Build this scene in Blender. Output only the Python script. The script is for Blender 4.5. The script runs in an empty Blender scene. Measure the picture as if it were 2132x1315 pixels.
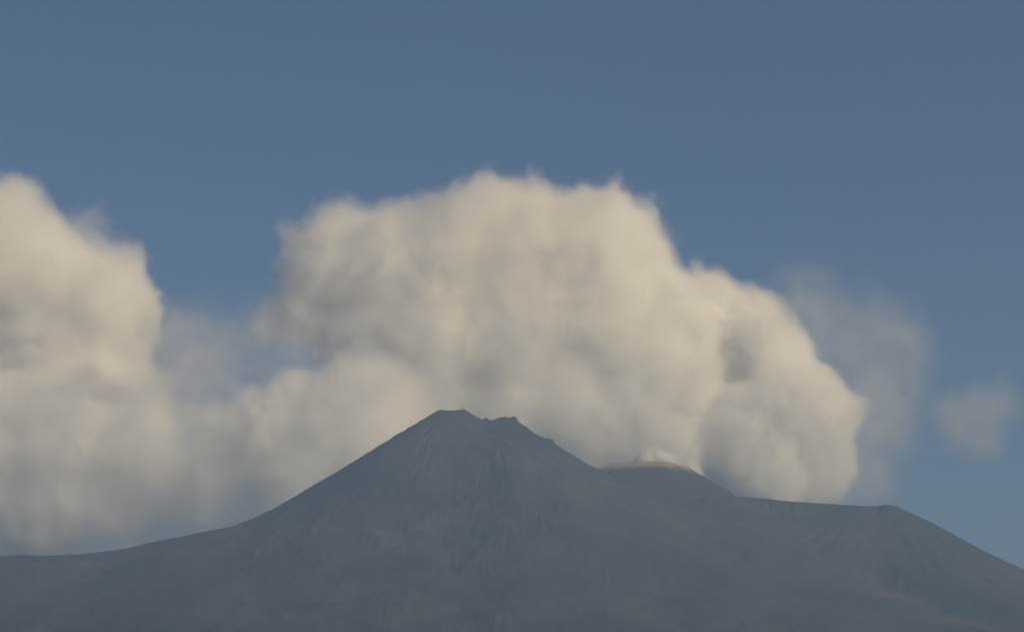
import bpy, bmesh, math, random
import numpy as np
from mathutils import Vector

sc = bpy.context.scene
COL = sc.collection
R = math.radians

# ------------------------------------------------------------------ camera
# photograph frame is 2132 x 1315; summit stands 20 km away
FW, FH = 2132.0, 1315.0
FPX = 5333.0
PITCH = R(10.8)
CAMZ = 30.0
cam_d = bpy.data.cameras.new('camera')
cam = bpy.data.objects.new('camera', cam_d)
COL.objects.link(cam)
cam.location = (0, 0, CAMZ)
cam.rotation_euler = (R(90) + PITCH, 0, 0)
cam_d.sensor_width = 36.0
cam_d.lens = 36.0 * FPX / FW
cam_d.clip_start = 1.0
cam_d.clip_end = 200000.0
sc.camera = cam

# ------------------------------------------------------------------ sky, sun, exposure
SUN_EL, SUN_AZ = R(25.0), R(126.0)      # azimuth clockwise from +Y (the view direction)
w = bpy.data.worlds.new('World')
sc.world = w
w.use_nodes = True
nt = w.node_tree
sky = nt.nodes.new('ShaderNodeTexSky')
sky.sky_type = 'NISHITA'
sky.sun_disc = False
sky.sun_elevation = SUN_EL
sky.sun_rotation = SUN_AZ
sky.altitude = 1500
sky.air_density = 1.0
sky.dust_density = 0.1
sky.ozone_density = 4.0
nt.links.new(sky.outputs[0], nt.nodes['Background'].inputs[0])
nt.nodes['Background'].inputs[1].default_value = 0.05

sd = bpy.data.lights.new('sun', 'SUN')
sun = bpy.data.objects.new('sun', sd)
COL.objects.link(sun)
sd.energy = 5.0
sd.angle = R(0.5)
sd.color = (1.0, 0.765, 0.42)
to_sun = Vector((math.sin(SUN_AZ) * math.cos(SUN_EL), math.cos(SUN_AZ) * math.cos(SUN_EL), math.sin(SUN_EL)))
sun.rotation_euler = to_sun.to_track_quat('Z', 'Y').to_euler()
sun.location = (0, 0, 500)

sc.view_settings.view_transform = 'Standard'
sc.view_settings.look = 'None'
sc.view_settings.gamma = 1.0
sc.view_settings.exposure = 0.08

cy = sc.cycles
cy.use_adaptive_sampling = True
cy.adaptive_threshold = 0.06
cy.use_denoising = True
cy.max_bounces = 24
cy.volume_bounces = 20
cy.transparent_max_bounces = 48
cy.volume_step_rate = 1.0
cy.volume_max_steps = 512
cy.sample_clamp_indirect = 8.0

HAZE_D = 4.1e-5
CLOUD_DENS = 0.0075

# ------------------------------------------------------------------ projection helpers
CP, SP = math.cos(PITCH), math.sin(PITCH)


def project(x, y, z):
    """world -> photograph pixel"""
    z = z - CAMZ
    d = y * CP + z * SP
    return FW / 2 + FPX * x / d, FH / 2 - FPX * (-y * SP + z * CP) / d, d


def at(px, py, Y):
    """point whose forward distance over the ground is Y and that stands at a given bearing and elevation"""
    u = (px - FW / 2) / FPX
    v = (FH / 2 - py) / FPX
    dx, dy, dz = u, CP - v * SP, SP + v * CP
    k = Y / dy
    return Vector((dx * k, Y, CAMZ + dz * k))


# ------------------------------------------------------------------ numpy noise
def _hash(ix, iy, seed):
    h = (ix * 374761393 + iy * 668265263 + seed * 974711) & 0xFFFFFFFF
    h = ((h ^ (h >> 13)) * 1274126177) & 0xFFFFFFFF
    h = h ^ (h >> 16)
    return h


def perlin(x, y, seed=0):
    x0 = np.floor(x).astype(np.int64)
    y0 = np.floor(y).astype(np.int64)
    fx, fy = x - x0, y - y0

    def g(ix, iy, dx, dy):
        a = (_hash(ix, iy, seed) & 0xFFFF) / 65536.0 * 2 * np.pi
        return np.cos(a) * dx + np.sin(a) * dy
    u = fx * fx * fx * (fx * (fx * 6 - 15) + 10)
    v = fy * fy * fy * (fy * (fy * 6 - 15) + 10)
    a = g(x0, y0, fx, fy) * (1 - u) + g(x0 + 1, y0, fx - 1, fy) * u
    b = g(x0, y0 + 1, fx, fy - 1) * (1 - u) + g(x0 + 1, y0 + 1, fx - 1, fy - 1) * u
    return (a * (1 - v) + b * v) * 1.5


def fbm(x, y, octv=5, seed=0, gain=0.5, ridged=False):
    s, a, t = 0, 1.0, 0
    for i in range(octv):
        n = perlin(x * 2 ** i + 17.3 * i, y * 2 ** i - 9.1 * i, seed + i)
        if ridged:
            n = 1 - 2 * np.abs(n)
        s = s + a * n
        t += a
        a *= gain
    return s / t


# ------------------------------------------------------------------ objects
def tag(o, label=None, cat=None, group=None, kind=None):
    if label:
        o['label'] = label
    if cat:
        o['category'] = cat
    if group:
        o['group'] = group
    if kind:
        o['kind'] = kind
    return o


def grid_mesh(name, X, Y, Z, mat):
    n, m = X.shape
    me = bpy.data.meshes.new(name)
    co = np.stack([X, Y, Z], -1).reshape(-1, 3).astype(np.float32)
    i = np.arange(n * m).reshape(n, m)
    f = np.stack([i[:-1, :-1], i[:-1, 1:], i[1:, 1:], i[1:, :-1]], -1).reshape(-1, 4)
    me.vertices.add(len(co))
    me.vertices.foreach_set('co', co.ravel())
    me.loops.add(f.size)
    me.loops.foreach_set('vertex_index', f.ravel().astype(np.int32))
    me.polygons.add(len(f))
    me.polygons.foreach_set('loop_start', (np.arange(len(f)) * 4).astype(np.int32))
    me.polygons.foreach_set('use_smooth', np.ones(len(f), bool))
    me.update(calc_edges=True)
    me.materials.append(mat)
    o = bpy.data.objects.new(name, me)
    COL.objects.link(o)
    return o


class NT:
    """small node tree writer"""
    def __init__(s, tree):
        s.t = tree

    def n(s, typ, ins=None, **kw):
        nd = s.t.nodes.new(typ)
        for k, v in kw.items():
            setattr(nd, k, v)
        for k, v in (ins or {}).items():
            sock = nd.inputs[k]
            if isinstance(v, bpy.types.NodeSocket):
                s.t.links.new(v, sock)
            else:
                sock.default_value = v
        return nd

    def math(s, op, a, b=0.0, clamp=False):
        return s.n('ShaderNodeMath', {0: a, 1: b}, operation=op, use_clamp=clamp).outputs[0]


# ------------------------------------------------------------------ materials
def rock_material(name, stops, scale=1 / 900.0, streak=True):
    m = bpy.data.materials.new(name)
    m.use_nodes = True
    t = NT(m.node_tree)
    bs = m.node_tree.nodes['Principled BSDF']
    geo = t.n('ShaderNodeTexCoord').outputs['Object']
    mp = t.n('ShaderNodeMapping', {'Vector': geo, 'Scale': (scale, scale * 0.6, scale * 1.2)}).outputs[0]
    n1 = t.n('ShaderNodeTexNoise', {'Vector': mp, 'Scale': 1.0, 'Detail': 8.0, 'Roughness': 0.55, 'Distortion': 0.6}).outputs[0]
    mp2 = t.n('ShaderNodeMapping', {'Vector': geo, 'Scale': (1 / 160.0, 1 / 160.0, 1 / 160.0)}).outputs[0]
    n2 = t.n('ShaderNodeTexNoise', {'Vector': mp2, 'Scale': 1.0, 'Detail': 8.0, 'Roughness': 0.65}).outputs[0]
    f = t.math('ADD', t.math('MULTIPLY', n1, 0.75), t.math('MULTIPLY', n2, 0.25))
    cr = t.n('ShaderNodeValToRGB', {'Fac': f})
    el = cr.color_ramp.elements
    while len(el) > 1:
        el.remove(el[0])
    el[0].position, el[0].color = stops[0][0], (*stops[0][1], 1)
    for p, c in stops[1:]:
        e = el.new(p)
        e.color = (*c, 1)
    m.node_tree.links.new(cr.outputs[0], bs.inputs['Base Color'])
    bs.inputs['Roughness'].default_value = 0.95
    bs.inputs['Specular IOR Level'].default_value = 0.15
    bp = t.n('ShaderNodeBump', {'Height': n2, 'Strength': 0.5, 'Distance': 18.0}).outputs[0]
    m.node_tree.links.new(bp, bs.inputs['Normal'])
    return m


lava = rock_material('lava_slope', [(0.36, (0.018, 0.025, 0.035)), (0.46, (0.033, 0.039, 0.041)),
                                    (0.55, (0.050, 0.051, 0.045)), (0.66, (0.084, 0.074, 0.062))])
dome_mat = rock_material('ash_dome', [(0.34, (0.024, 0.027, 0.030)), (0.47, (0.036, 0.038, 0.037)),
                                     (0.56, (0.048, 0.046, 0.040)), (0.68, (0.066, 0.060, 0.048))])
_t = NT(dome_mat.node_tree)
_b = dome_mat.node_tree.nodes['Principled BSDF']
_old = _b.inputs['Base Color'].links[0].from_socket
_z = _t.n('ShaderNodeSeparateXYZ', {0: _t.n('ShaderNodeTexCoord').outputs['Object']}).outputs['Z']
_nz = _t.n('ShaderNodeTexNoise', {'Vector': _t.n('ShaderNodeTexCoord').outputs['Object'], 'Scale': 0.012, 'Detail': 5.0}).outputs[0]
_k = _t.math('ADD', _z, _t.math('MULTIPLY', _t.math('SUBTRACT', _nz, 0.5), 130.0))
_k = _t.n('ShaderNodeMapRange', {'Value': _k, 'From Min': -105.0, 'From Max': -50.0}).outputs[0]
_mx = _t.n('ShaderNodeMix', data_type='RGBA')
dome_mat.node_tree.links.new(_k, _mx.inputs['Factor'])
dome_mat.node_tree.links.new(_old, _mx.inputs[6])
_mx.inputs[7].default_value = (0.34, 0.30, 0.15, 1)          # yellower towards the top of the dome
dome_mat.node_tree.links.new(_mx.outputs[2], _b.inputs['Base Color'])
ground_mat = rock_material('scrub_ground', [(0.35, (0.035, 0.045, 0.028)), (0.6, (0.08, 0.075, 0.05))])

# ------------------------------------------------------------------ the mountain
SUMX = -475.0
DY = 20000.0
# outline against the sky, in photograph pixels (behind the small dome: where the flank runs)
OUT = [(-900, 1215), (-300, 1172), (0, 1157), (30, 1155), (90, 1156), (180, 1152), (270, 1140), (300, 1131), (400, 1112), (500, 1090),
       (540, 1072), (600, 1040), (700, 982), (780, 932), (850, 890), (900, 860), (915, 852), (925, 853), (945, 854), (968, 851),
       (985, 862), (1003, 872), (1012, 869), (1022, 875), (1035, 871), (1048, 868), (1072, 869), (1080, 879), (1086, 882), (1100, 889), (1107, 905),
       (1125, 908), (1140, 913), (1158, 924), (1171, 932), (1186, 945), (1225, 965), (1252, 978), (1275, 991), (1300, 1005), (1330, 1016),
       (1380, 1026), (1440, 1031), (1515, 1033), (1560, 1034), (1650, 1043), (1720, 1048), (1790, 1052), (1830, 1053),
       (1845, 1049), (1870, 1054), (1900, 1068), (1950, 1092), (2000, 1119), (2070, 1156), (2132, 1184), (2400, 1275), (3000, 1400)]
OX = np.array([p[0] for p in OUT], float)
OY = np.array([p[1] for p in OUT], float)


def graded(lo, hi, dlo, dhi, fine, coarse):
    """coordinates spaced FINE between dlo and dhi, growing to COARSE towards lo and hi"""
    c = list(np.arange(dlo, dhi + fine, fine))
    s = fine
    while c[-1] < hi:
        s = min(s * 1.12, coarse)
        c.append(c[-1] + s)
    s = fine
    d = [c[0]]
    while d[-1] > lo:
        s = min(s * 1.12, coarse)
        d.append(d[-1] - s)
    return np.array(d[:0:-1] + c)


xs = graded(-13000, 13000, -4300, 4300, 15.0, 400)
xs = np.sort(np.concatenate([xs, (xs[1:] + xs[:-1])[(xs[1:] > -800) & (xs[1:] < 950)] / 2]))
ys = np.concatenate([graded(2500, 25500, 19000, 20500, 16.0, 70.0)])
X, Y = np.meshgrid(xs, ys)


def smooth_profile(rr, hh):
    t = np.arange(0, 45000, 20.0)
    p = np.interp(t, rr, hh)
    k = np.clip((t - 500) / 700, 0, 1)
    for n in (15, 21, 15):
        q = np.convolve(np.pad(p, n, 'edge'), np.ones(2 * n + 1) / (2 * n + 1), 'valid')
        p = p * (1 - k) + q * k
    return t, p


def cone(cx, cy, side, front, X, Y):
    dx, dy = X - cx, Y - cy
    r = np.hypot(dx, dy)
    th = np.arctan2(dy, dx)
    k = np.clip(-np.sin(th) * 1.25, 0, 1)
    k = k * k * (3 - 2 * k)
    a = np.interp(r, *smooth_profile(*side))
    b = np.interp(r, *smooth_profile(*front))
    return a * (1 - k) + b * k, r, th


H1, RR1, TH1 = cone(SUMX, DY,
                    ([0, 70, 1430, 2200, 3500, 5200, 7000, 9000, 12000, 17500, 40000], [3085, 3075, 2262, 2110, 1945, 1560, 1120, 700, 330, -40, -60]),
                    ([0, 70, 1250, 2200, 3500, 5200, 7000, 9000, 12000, 17500, 40000], [3085, 3075, 2380, 1950, 1480, 1010, 640, 360, 120, -40, -60]), X, Y)
H2, RR2, TH2 = cone(2950, 20200,
                    ([0, 150, 1000, 1700, 3000, 5000, 7000, 9000, 12000, 17500, 40000], [2330, 2290, 1880, 1650, 1400, 1050, 700, 420, 150, -40, -60]),
                    ([0, 150, 1000, 1700, 3000, 5000, 7000, 9000, 12000, 17500, 40000], [2330, 2280, 1900, 1640, 1230, 800, 480, 250, 80, -40, -60]), X, Y)
H3, _, _ = cone(1500, 20350,
                ([0, 900, 1800, 3200, 5000, 7000, 9000, 12000, 17500, 40000], [2400, 2360, 2060, 1760, 1380, 980, 600, 260, -40, -60]),
                ([0, 500, 1800, 3200, 5000, 7000, 9000, 12000, 17500, 40000], [2400, 2290, 1830, 1400, 920, 560, 300, 100, -40, -60]), X, Y)


def smax(a, b, k):
    return 0.5 * (a + b + np.sqrt((a - b) ** 2 + k * k))


H = smax(smax(H1, H3, 90), H2, 90)
# beyond the crest the land drops away faster
H -= np.clip(Y - 20900, 0, None) * 0.42
# ribs and gullies running down the flanks
wx = fbm(X / 700, Y / 700, 4, 41) * 1.1
rib = fbm(TH1 * 5.5 + wx, RR1 / 1100 + 3.1, 5, 7, 0.55, ridged=True)
rib2 = fbm(TH2 * 6.5 + wx, RR2 / 1300 + 8.1, 5, 19, 0.55, ridged=True)
mixr = np.clip((RR1 - RR2) / 2500 + 0.5, 0, 1)
ribs = rib * (1 - mixr) + rib2 * mixr
amp = 5 + 46 * np.clip((np.minimum(RR1, RR2) - 250) / 1800, 0, 1)
H += ribs * amp * np.clip((21500 - Y) / 800, 0.15, 1)
H += fbm(X / 1300, Y / 1300, 6, 3, 0.5) * 90 * np.clip(RR1 / 1500, 0.05, 1)
H += fbm(X / 180, Y / 180, 4, 11, 0.55) * 12
# a lava-filled valley cut into the right flank
H -= 110 * np.exp(-((X - 1900 - (20000 - Y) * 0.35) / 330) ** 2) * np.clip((19500 - Y) / 900, 0, 1) * np.clip((Y - 13500) / 1500, 0, 1)
H -= 70 * np.exp(-((X - 500 - (20000 - Y) * 0.12) / 260) ** 2) * np.clip((19200 - Y) / 900, 0, 1) * np.clip((Y - 13500) / 1500, 0, 1)

# fit the crest to the outline
bins = np.arange(-500, 2700, 4.0)
mids = (bins[:-1] + bins[1:]) / 2
wide = np.where(Y < 20000, np.exp(-((Y - 20000) / 2600.0) ** 2), np.exp(-((Y - 20000) / 1500.0) ** 2))
narrow = np.exp(-((Y - 20000) / np.where(Y < 20000, 130.0 + 60 * fbm(X / 90, Y / 4000, 3, 91), 200.0)) ** 2)


def box(v, n):
    return np.convolve(np.pad(v, n, 'edge'), np.ones(2 * n + 1) / (2 * n + 1), 'valid')


for it in range(14):
    px, py, dd = project(X, Y, H)
    b = np.digitize(px.ravel(), bins) - 1
    ok = (b >= 0) & (b < len(mids))
    mn = np.full(len(mids), 1e9)
    np.minimum.at(mn, b[ok], py.ravel()[ok])
    good = mn < 1e8
    want = np.interp(mids, OX, OY)
    err = np.where(good, mn - want, 0)                    # positive: the crest is too low
    if it < 7:
        err, wgt = box(box(err, 9), 9), wide
    else:
        wgt = narrow
    d = np.interp(px, mids, err) * dd / FPX
    H += np.clip(d, -600, 600) * wgt
# broken rocks on the right-hand crater rim
rim = np.exp(-((Y - 20000) / 110.0) ** 2) * np.clip((X + 260) / 60, 0, 1) * np.clip((470 - X) / 120, 0, 1)
H += (fbm(X / 62, Y / 90, 4, 55, 0.7)) * 50 * rim + np.abs(fbm(X / 34, Y / 60, 3, 57, 0.6)) * 36 * rim - 6 * rim
H += fbm(X / 60, Y / 60, 3, 56, 0.6) * 5 * np.exp(-((Y - 20000) / 300.0) ** 2)
# keep the edges of the sheet under the ground
edge = np.minimum(np.clip((13000 - np.abs(X)) / 2500, 0, 1), np.clip((25500 - Y) / 1500, 0, 1))
edge = np.minimum(edge, np.clip((Y - 2500) / 1500, 0, 1))
H = H * edge - 60 * (1 - edge)
H = np.maximum(H, -0.9)
mountain = grid_mesh('mountain', X, Y, H, lava)
tag(mountain, kind='structure', label='dark volcano slope with broken summit crest and long right shoulder')

# ------------------------------------------------------------------ the round dome behind the right flank
DOME = at(1352, 963, 20900)
n_r, n_t = 60, 160
rr = np.linspace(0, 1, n_r) ** 0.8 * 1150
tt = np.linspace(0, 2 * np.pi, n_t)
RRg, TTg = np.meshgrid(rr, tt, indexing='ij')
drop = np.interp(RRg, [0, 110, 230, 350, 480, 660, 900, 1150], [0, 5, 26, 72, 148, 262, 420, 620])
XX, YY = RRg * np.cos(TTg), RRg * np.sin(TTg)
squash = np.where(XX < 0, 1.4, 1.0)
XX = XX * squash
ZZ = -drop + fbm(XX / 260 + 5, YY / 260, 5, 77, 0.5) * 16 * np.clip(RRg / 250, 0, 1) + fbm(TTg * 5, RRg / 900, 4, 78, 0.5, True) * 10 * np.clip(RRg / 300, 0, 1)
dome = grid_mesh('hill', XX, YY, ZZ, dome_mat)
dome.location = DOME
tag(dome, kind='structure', label='rounded ash dome with a yellowish rim')

# ------------------------------------------------------------------ the ground at the volcano's foot
gx = np.linspace(-16500, 16500, 120)
gy = np.linspace(-6000, 27500, 120)
GX, GY = np.meshgrid(gx, gy)
GZ = fbm(GX / 2500, GY / 2500, 4, 5) * 14 - 14
GZ = np.minimum(GZ, 0.0)
ground = grid_mesh('ground', GX, GY, GZ, ground_mat)
tag(ground, kind='structure')


# ------------------------------------------------------------------ clouds
def cloud_material(name, density, aniso=0.1, color=(0.99, 0.99, 0.99)):
    m = bpy.data.materials.new(name)
    m.use_nodes = True
    t = NT(m.node_tree)
    m.node_tree.nodes.remove(m.node_tree.nodes['Principled BSDF'])
    out = m.node_tree.nodes['Material Output']
    att = t.n('ShaderNodeAttribute', attribute_name='density').outputs['Fac']
    vol = t.n('ShaderNodeVolumePrincipled', {'Density': t.math('MULTIPLY', att, density), 'Anisotropy': aniso, 'Color': (*color, 1)})
    vol.inputs['Density Attribute'].default_value = ''
    m.node_tree.links.new(vol.outputs[0], out.inputs['Volume'])
    return m


def shell_material():
    """nearly invisible shell added round the vapour to give it an outline"""
    m = bpy.data.materials.new('cloud_shell')
    m.use_nodes = True
    t = NT(m.node_tree)
    m.node_tree.nodes.remove(m.node_tree.nodes['Principled BSDF'])
    out = m.node_tree.nodes['Material Output']
    tr = t.n('ShaderNodeBsdfTransparent').outputs[0]
    df = t.n('ShaderNodeBsdfTranslucent', {'Color': (0.8, 0.8, 0.8, 1)}).outputs[0]
    mx = t.n('ShaderNodeMixShader', {0: 0.004, 1: tr, 2: df}).outputs[0]
    m.node_tree.links.new(mx, out.inputs['Surface'])
    return m


SHELL = shell_material()  # added, almost fully transparent surface for the cloud outline meshes


def ico_points():
    bm = bmesh.new()
    bmesh.ops.create_icosphere(bm, subdivisions=2, radius=1.0)
    v = np.array([p.co[:] for p in bm.verts])
    f = np.array([[q.index for q in p.verts] for p in bm.faces])
    bm.free()
    return v, f


ICO_V, ICO_F = ico_points()


def hull_mesh(name, blobs, voxel):
    vs, fs, k = [], [], 0
    for (c, r) in blobs:
        vs.append(ICO_V * np.array(r) + np.array(c))
        fs.append(ICO_F + k)
        k += len(ICO_V)
    v = np.concatenate(vs)
    f = np.concatenate(fs)
    me = bpy.data.meshes.new(name)
    me.from_pydata(v.tolist(), [], f.tolist())
    o = bpy.data.objects.new(name, me)
    COL.objects.link(o)
    rm = o.modifiers.new('remesh', 'REMESH')
    rm.mode = 'VOXEL'
    rm.voxel_size = voxel
    sm = o.modifiers.new('smooth', 'SMOOTH')
    sm.iterations = 4
    sm.factor = 0.5
    dg = bpy.context.evaluated_depsgraph_get()
    me2 = bpy.data.meshes.new_from_object(o.evaluated_get(dg))
    bpy.data.objects.remove(o)
    bpy.data.meshes.remove(me)
    me2.name = name
    return me2


def cloud_nodes(name, shape, vol_mat, voxel, lo, hi, ramp, nscale, erode, off, soft=1.0):
    g = bpy.data.node_groups.new(name, 'GeometryNodeTree')
    g.interface.new_socket('Geometry', in_out='INPUT', socket_type='NodeSocketGeometry')
    g.interface.new_socket('Geometry', in_out='OUTPUT', socket_type='NodeSocketGeometry')
    t = NT(g)
    g.nodes.new('NodeGroupInput')
    gi = t.n('GeometryNodeObjectInfo', {'Object': shape}, transform_space='ORIGINAL').outputs['Geometry']
    go = g.nodes.new('NodeGroupOutput')
    pos = t.n('GeometryNodeInputPosition').outputs[0]
    prox = t.n('GeometryNodeProximity', target_element='FACES')
    g.links.new(gi, prox.inputs[0])
    nrm = t.n('GeometryNodeInputNormal').outputs[0]
    sns = t.n('GeometryNodeSampleNearestSurface', data_type='FLOAT_VECTOR')
    g.links.new(gi, sns.inputs['Mesh'])
    g.links.new(nrm, sns.inputs['Value'])
    away = t.n('ShaderNodeVectorMath', {0: pos, 1: prox.outputs['Position']}, operation='SUBTRACT').outputs[0]
    dot = t.n('ShaderNodeVectorMath', {0: away, 1: sns.outputs['Value']}, operation='DOT_PRODUCT').outputs['Value']
    inside = t.math('LESS_THAN', dot, 0.0)
    dist = t.math('MULTIPLY', prox.outputs['Distance'], inside)
    shifted = t.n('ShaderNodeVectorMath', {0: pos, 1: tuple(off)}, operation='ADD').outputs[0]
    n1 = t.n('ShaderNodeTexNoise', {'Vector': shifted, 'Scale': 1.0 / nscale, 'Detail': 7.0, 'Roughness': 0.63, 'Distortion': 0.5})
    n1 = n1.outputs[0]
    nn = t.math('MULTIPLY', t.math('SUBTRACT', n1, 0.30), 1.0 / 0.40, clamp=True)      # about 0..1
    e = t.math('MULTIPLY', nn, erode)
    d = t.math('SUBTRACT', dist, e)
    n3 = t.n('ShaderNodeTexNoise', {'Vector': shifted, 'Scale': 0.45 / nscale, 'Detail': 2.0}).outputs[0]
    n3 = t.math('MULTIPLY', t.math('SUBTRACT', n3, 0.36), 3.4, clamp=True)
    n4 = t.n('ShaderNodeTexNoise', {'Vector': shifted, 'Scale': 4.2 / nscale, 'Detail': 4.0, 'Roughness': 0.6, 'Distortion': 0.8}).outputs[0]
    d = t.math('SUBTRACT', d, t.math('MULTIPLY', t.math('SUBTRACT', n4, 0.42), erode * 2.2))
    d = t.math('DIVIDE', d, t.math('ADD', t.math('MULTIPLY', n3, ramp * 1.5), ramp * 0.55))
    d = t.math('MINIMUM', t.math('MAXIMUM', d, 0.0), 1.0)
    d = t.math('POWER', d, 1.6)
    # thicker and thinner billows inside
    n2 = t.n('ShaderNodeTexNoise', {'Vector': shifted, 'Scale': 2.3 / nscale, 'Detail': 4.0, 'Roughness': 0.6}).outputs[0]
    v2 = t.math('MULTIPLY', t.math('SUBTRACT', n2, 0.32), 3.2, clamp=True)
    d = t.math('MULTIPLY', d, t.math('ADD', t.math('MULTIPLY', v2, soft), 1.0 - soft))
    d = t.math('MULTIPLY', d, inside)
    res = [max(8, int((hi[i] - lo[i]) / voxel)) for i in range(3)]
    vc = t.n('GeometryNodeVolumeCube', {'Density': d, 'Background': 0.0, 'Min': tuple(lo), 'Max': tuple(hi),
                                        'Resolution X': res[0], 'Resolution Y': res[1], 'Resolution Z': res[2]})
    sv = t.n('GeometryNodeSetMaterial', {'Geometry': vc.outputs[0], 'Material': vol_mat}).outputs[0]
    g.links.new(sv, go.inputs[0])
    print(name, 'voxels', res, res[0] * res[1] * res[2] / 1e6, 'M')
    return g


def grow(blobs, rng, kids, levels, ratio=(0.28, 0.46), flat=0.75):
    """spheres, with smaller ones budding from their sides"""
    allb = list(blobs)
    cur = list(blobs)
    for lv in range(levels):
        nxt = []
        for (c, r) in cur:
            for _ in range(kids):
                v = Vector((rng.gauss(0, 1), rng.gauss(0, 1) * 0.7, rng.gauss(0, 1) * 0.9 + 0.15)).normalized()
                q = rng.uniform(*ratio)
                rn = [a * q for a in r]
                cc = [c[i] + v[i] * r[i] * rng.uniform(0.70, 0.86) for i in range(3)]
                nxt.append((cc, rn))
        allb += nxt
        cur = nxt
    return allb


def cloud(name, label, spots, Y0, seed, grow_px=7.0, voxel=23.0, ramp=200.0, nscale=800.0, erode=190.0, density=CLOUD_DENS,
          soft=0.6, group='clouds behind the volcano', cat='cloud', kids=6, levels=2, aniso=0.1, depth=1.0, color=(0.99, 0.99, 0.99)):
    rng = random.Random(seed)
    raw = []
    for s in spots:
        px, py, rp = s[0], s[1], s[2]
        dy = s[3] if len(s) > 3 else 0
        ry = s[4] if len(s) > 4 else 1.0
        Yk = Y0 + dy
        c = at(px, py, Yk)
        r = (rp * 1.06 + grow_px) * Yk / FPX
        raw.append((list(c), [r, r * depth, r * ry]))
    blobs = grow(raw, rng, kids, levels)
    lo = np.min([np.array(c) - np.array(r) for c, r in blobs], 0)
    hi = np.max([np.array(c) + np.array(r) for c, r in blobs], 0)
    base = Vector(((lo[0] + hi[0]) / 2, (lo[1] + hi[1]) / 2, lo[2]))
    blobs = [([c[i] - base[i] for i in range(3)], r) for c, r in blobs]
    me = hull_mesh(name + '_form', blobs, voxel * 2.2)
    form = bpy.data.objects.new(name + '_form', me)          # never linked to the scene: only the lobes' shape
    co = np.empty(len(me.vertices) * 3, np.float32)
    me.vertices.foreach_get('co', co)
    co = co.reshape(-1, 3)
    lo, hi = co.min(0) - voxel, co.max(0) + voxel
    vm = cloud_material(name + '_vapour', density, aniso, color)
    v = bpy.data.objects.new('vapour', bpy.data.volumes.new('vapour'))
    COL.objects.link(v)
    ng = cloud_nodes(name + '_field', form, vm, voxel, [float(a) for a in lo], [float(a) for a in hi], ramp, nscale, erode,
                     (seed * 713.0, seed * 129.0, seed * 57.0), soft)
    # added shell for the cloud's outline: the surface where the vapour begins to show, found in the same field
    sk = bpy.data.meshes.new(name + '_skin')
    so = bpy.data.objects.new(name + '_skin', sk)
    COL.objects.link(so)
    md = so.modifiers.new('skin', 'NODES')
    g2 = ng.copy()
    t2 = NT(g2)
    gout = [n for n in g2.nodes if n.type == 'GROUP_OUTPUT'][0]
    vcn = [n for n in g2.nodes if n.bl_idname == 'GeometryNodeVolumeCube'][0]
    for ax in 'XYZ':
        vcn.inputs['Resolution ' + ax].default_value //= 2
    v2m = t2.n('GeometryNodeVolumeToMesh', {'Volume': vcn.outputs[0], 'Threshold': 0.06, 'Adaptivity': 0.0})
    g2.links.new(v2m.outputs[0], gout.inputs[0])
    md.node_group = g2
    dg = bpy.context.evaluated_depsgraph_get()
    hm_ = bpy.data.meshes.new_from_object(so.evaluated_get(dg))
    bpy.data.objects.remove(so)
    bpy.data.node_groups.remove(g2)
    hm_.name = name
    hm_.materials.clear()
    hm_.materials.append(SHELL)
    hm_.polygons.foreach_set('use_smooth', np.ones(len(hm_.polygons), bool))
    o = bpy.data.objects.new(name, hm_)
    COL.objects.link(o)
    o.location = base
    v.parent = o
    vmd = v.modifiers.new('vapour', 'NODES')
    vmd.node_group = ng
    v.data.materials.append(vm)
    print(name, 'form', len(me.vertices), 'skin', len(hm_.vertices), 'centre', [round(a) for a in base], 'ymin', round(base.y + float(lo[1])))
    tag(o, label, cat, group)
    return o


YC = 33000.0
# the tall cloud at the left edge of the frame
cloud('cloud', 'tall grey cumulus cloud cut off by the left edge of the sky',
      [(-90, 520, 190), (10, 540, 180), (110, 600, 170), (200, 620, 130, -300), (-50, 650, 130), (110, 700, 160), (240, 680, 110), (150, 800, 110),
       (0, 450, 110), (-260, 620, 200), (150, 490, 70), (195, 440, 42), (262, 540, 70), (285, 630, 70), (-60, 900, 200), (100, 900, 190), (240, 850, 130),
       (275, 510, 42)],
      YC, 3)
# low bank in front of it running to the flank
cloud('cloud', 'low cream cloud bank lying behind the left foot of the cone',
      [(-40, 980, 200, 0, 0.9), (130, 980, 190, 0, 0.9), (300, 960, 170, 0, .9), (430, 980, 150, 0, .9), (560, 930, 150), (680, 900, 160),
       (300, 880, 110), (350, 830, 60), (430, 900, 90), (520, 885, 85), (610, 875, 85), (760, 860, 170), (60, 1090, 160, 0, .8), (240, 1080, 150, 0, .8), (430, 1060, 150, 0, .8),
       (640, 1010, 170), (800, 980, 180)],
      YC - 1900, 5, density=0.0075, erode=230.0, ramp=260.0)
# the big billowing cloud over the summit
cloud('cloud', 'largest billowing cloud rising directly over the summit',
      [(700, 560, 150), (660, 625, 120), (575, 668, 72), (625, 560, 70), (820, 560, 170), (960, 540, 180), (1080, 530, 180), (1210, 530, 170), (1290, 540, 140),
       (790, 685, 155), (930, 720, 200), (1100, 720, 210), (1260, 700, 200), (1390, 650, 130), (660, 510, 85), (690, 480, 60), (780, 480, 75),
       (900, 470, 90), (1000, 460, 90), (1090, 450, 90), (1220, 460, 90), (1330, 460, 72), (860, 880, 200), (1060, 900, 200), (1250, 880, 190), (800, 800, 130), (1370, 800, 150, -500), (1350, 920, 150, -500), (1200, 880, 130, -900), (1080, 900, 130, -700)],
      YC, 11)
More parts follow.
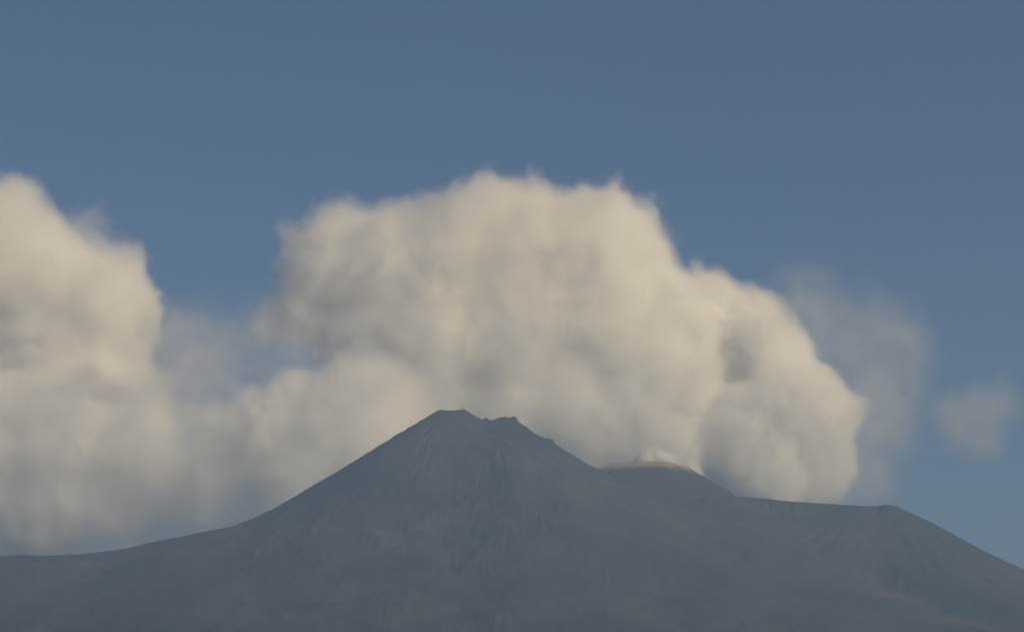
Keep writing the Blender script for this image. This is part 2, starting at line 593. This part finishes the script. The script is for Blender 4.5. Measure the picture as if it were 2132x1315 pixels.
# bright lobes to the right
cloud('cloud', 'bright warm cloud with round sunlit lobes above the right shoulder',
      [(1480, 650, 110), (1560, 680, 110), (1450, 760, 170), (1600, 750, 120), (1640, 870, 150, -600), (1710, 870, 105, -500), (1480, 900, 190),
       (1610, 960, 160), (1750, 840, 58), (1420, 1000, 160), (1540, 1020, 150), (1690, 980, 100), (1500, 600, 62), (1530, 900, 120, -900), (1580, 985, 125, -900), (1440, 930, 120, -800), (1590, 705, 75, -900), (1625, 810, 85, -1000), (1400, 740, 55, -1000), (1765, 860, 50, -500)],
      YC + 500, 17, density=0.011, ramp=190.0, nscale=620.0, erode=165.0)
# thin veils
cloud('cloud', 'broad translucent grey veil trailing right of the bright lobes',
      [(1700, 640, 110), (1780, 690, 115), (1850, 750, 120), (1790, 820, 130), (1830, 890, 115), (1900, 700, 60), (1780, 980, 110), (1720, 1030, 100), (1700, 740, 120)],
      YC + 900, 23, density=0.0014, voxel=32.0, ramp=800.0, soft=0.75, erode=230, grow_px=40)
cloud('cloud', 'small faint isolated cloud nearest the right edge of the frame',
      [(1985, 865, 55), (2030, 860, 62), (2075, 845, 55), (2040, 905, 60), (2000, 890, 55)],
      YC + 700, 29, density=0.0056, voxel=24.0, ramp=380.0, erode=100, grow_px=30)
cloud('cloud', 'thin bluish veil filling the sky gap left of the largest cloud',
      [(380, 800, 130), (470, 760, 120), (540, 720, 110), (420, 680, 90), (600, 800, 110), (500, 860, 120), (350, 900, 120), (640, 730, 90), (330, 700, 90)],
      YC - 1600, 37, density=0.0014, voxel=32.0, ramp=500.0, soft=0.85, erode=200, grow_px=25)

# ------------------------------------------------------------------ steam at the dome
cloud('steam_plume', 'small bright steam puff rising from the crest of the rounded dome',
      [(1350, 956, 28), (1370, 951, 24), (1350, 940, 17), (1390, 960, 23), (1414, 968, 22), (1436, 964, 20), (1450, 982, 18), (1400, 966, 24), (1341, 934, 8), (1330, 960, 18), (1440, 950, 12)],
      21300, 31, grow_px=2.0, voxel=5.0, ramp=40.0, nscale=60.0, erode=24.0, density=0.11, group='steam at the craters', cat='steam', kids=4, levels=1)

# ------------------------------------------------------------------ the air
hz = bpy.data.meshes.new('haze')
bm = bmesh.new()
bmesh.ops.create_cube(bm, size=1.0)
bm.to_mesh(hz)
bm.free()
hm = bpy.data.materials.new('haze_air')
hm.use_nodes = True
t = NT(hm.node_tree)
hm.node_tree.nodes.remove(hm.node_tree.nodes['Principled BSDF'])
pv = t.n('ShaderNodeVolumePrincipled', {'Color': (0.41, 0.63, 1.0, 1), 'Density': HAZE_D, 'Anisotropy': 0.2})
hm.node_tree.links.new(pv.outputs[0], hm.node_tree.nodes['Material Output'].inputs['Volume'])
hz.materials.append(hm)
haze = bpy.data.objects.new('haze', hz)
COL.objects.link(haze)
ZB, ZT = -40.0, 3330.0
haze.scale = (33400, 34200, ZT - ZB)
haze.location = (0, 10900, (ZT + ZB) / 2)
tag(haze, kind='stuff', label='pale blue air between the camera and the volcano')
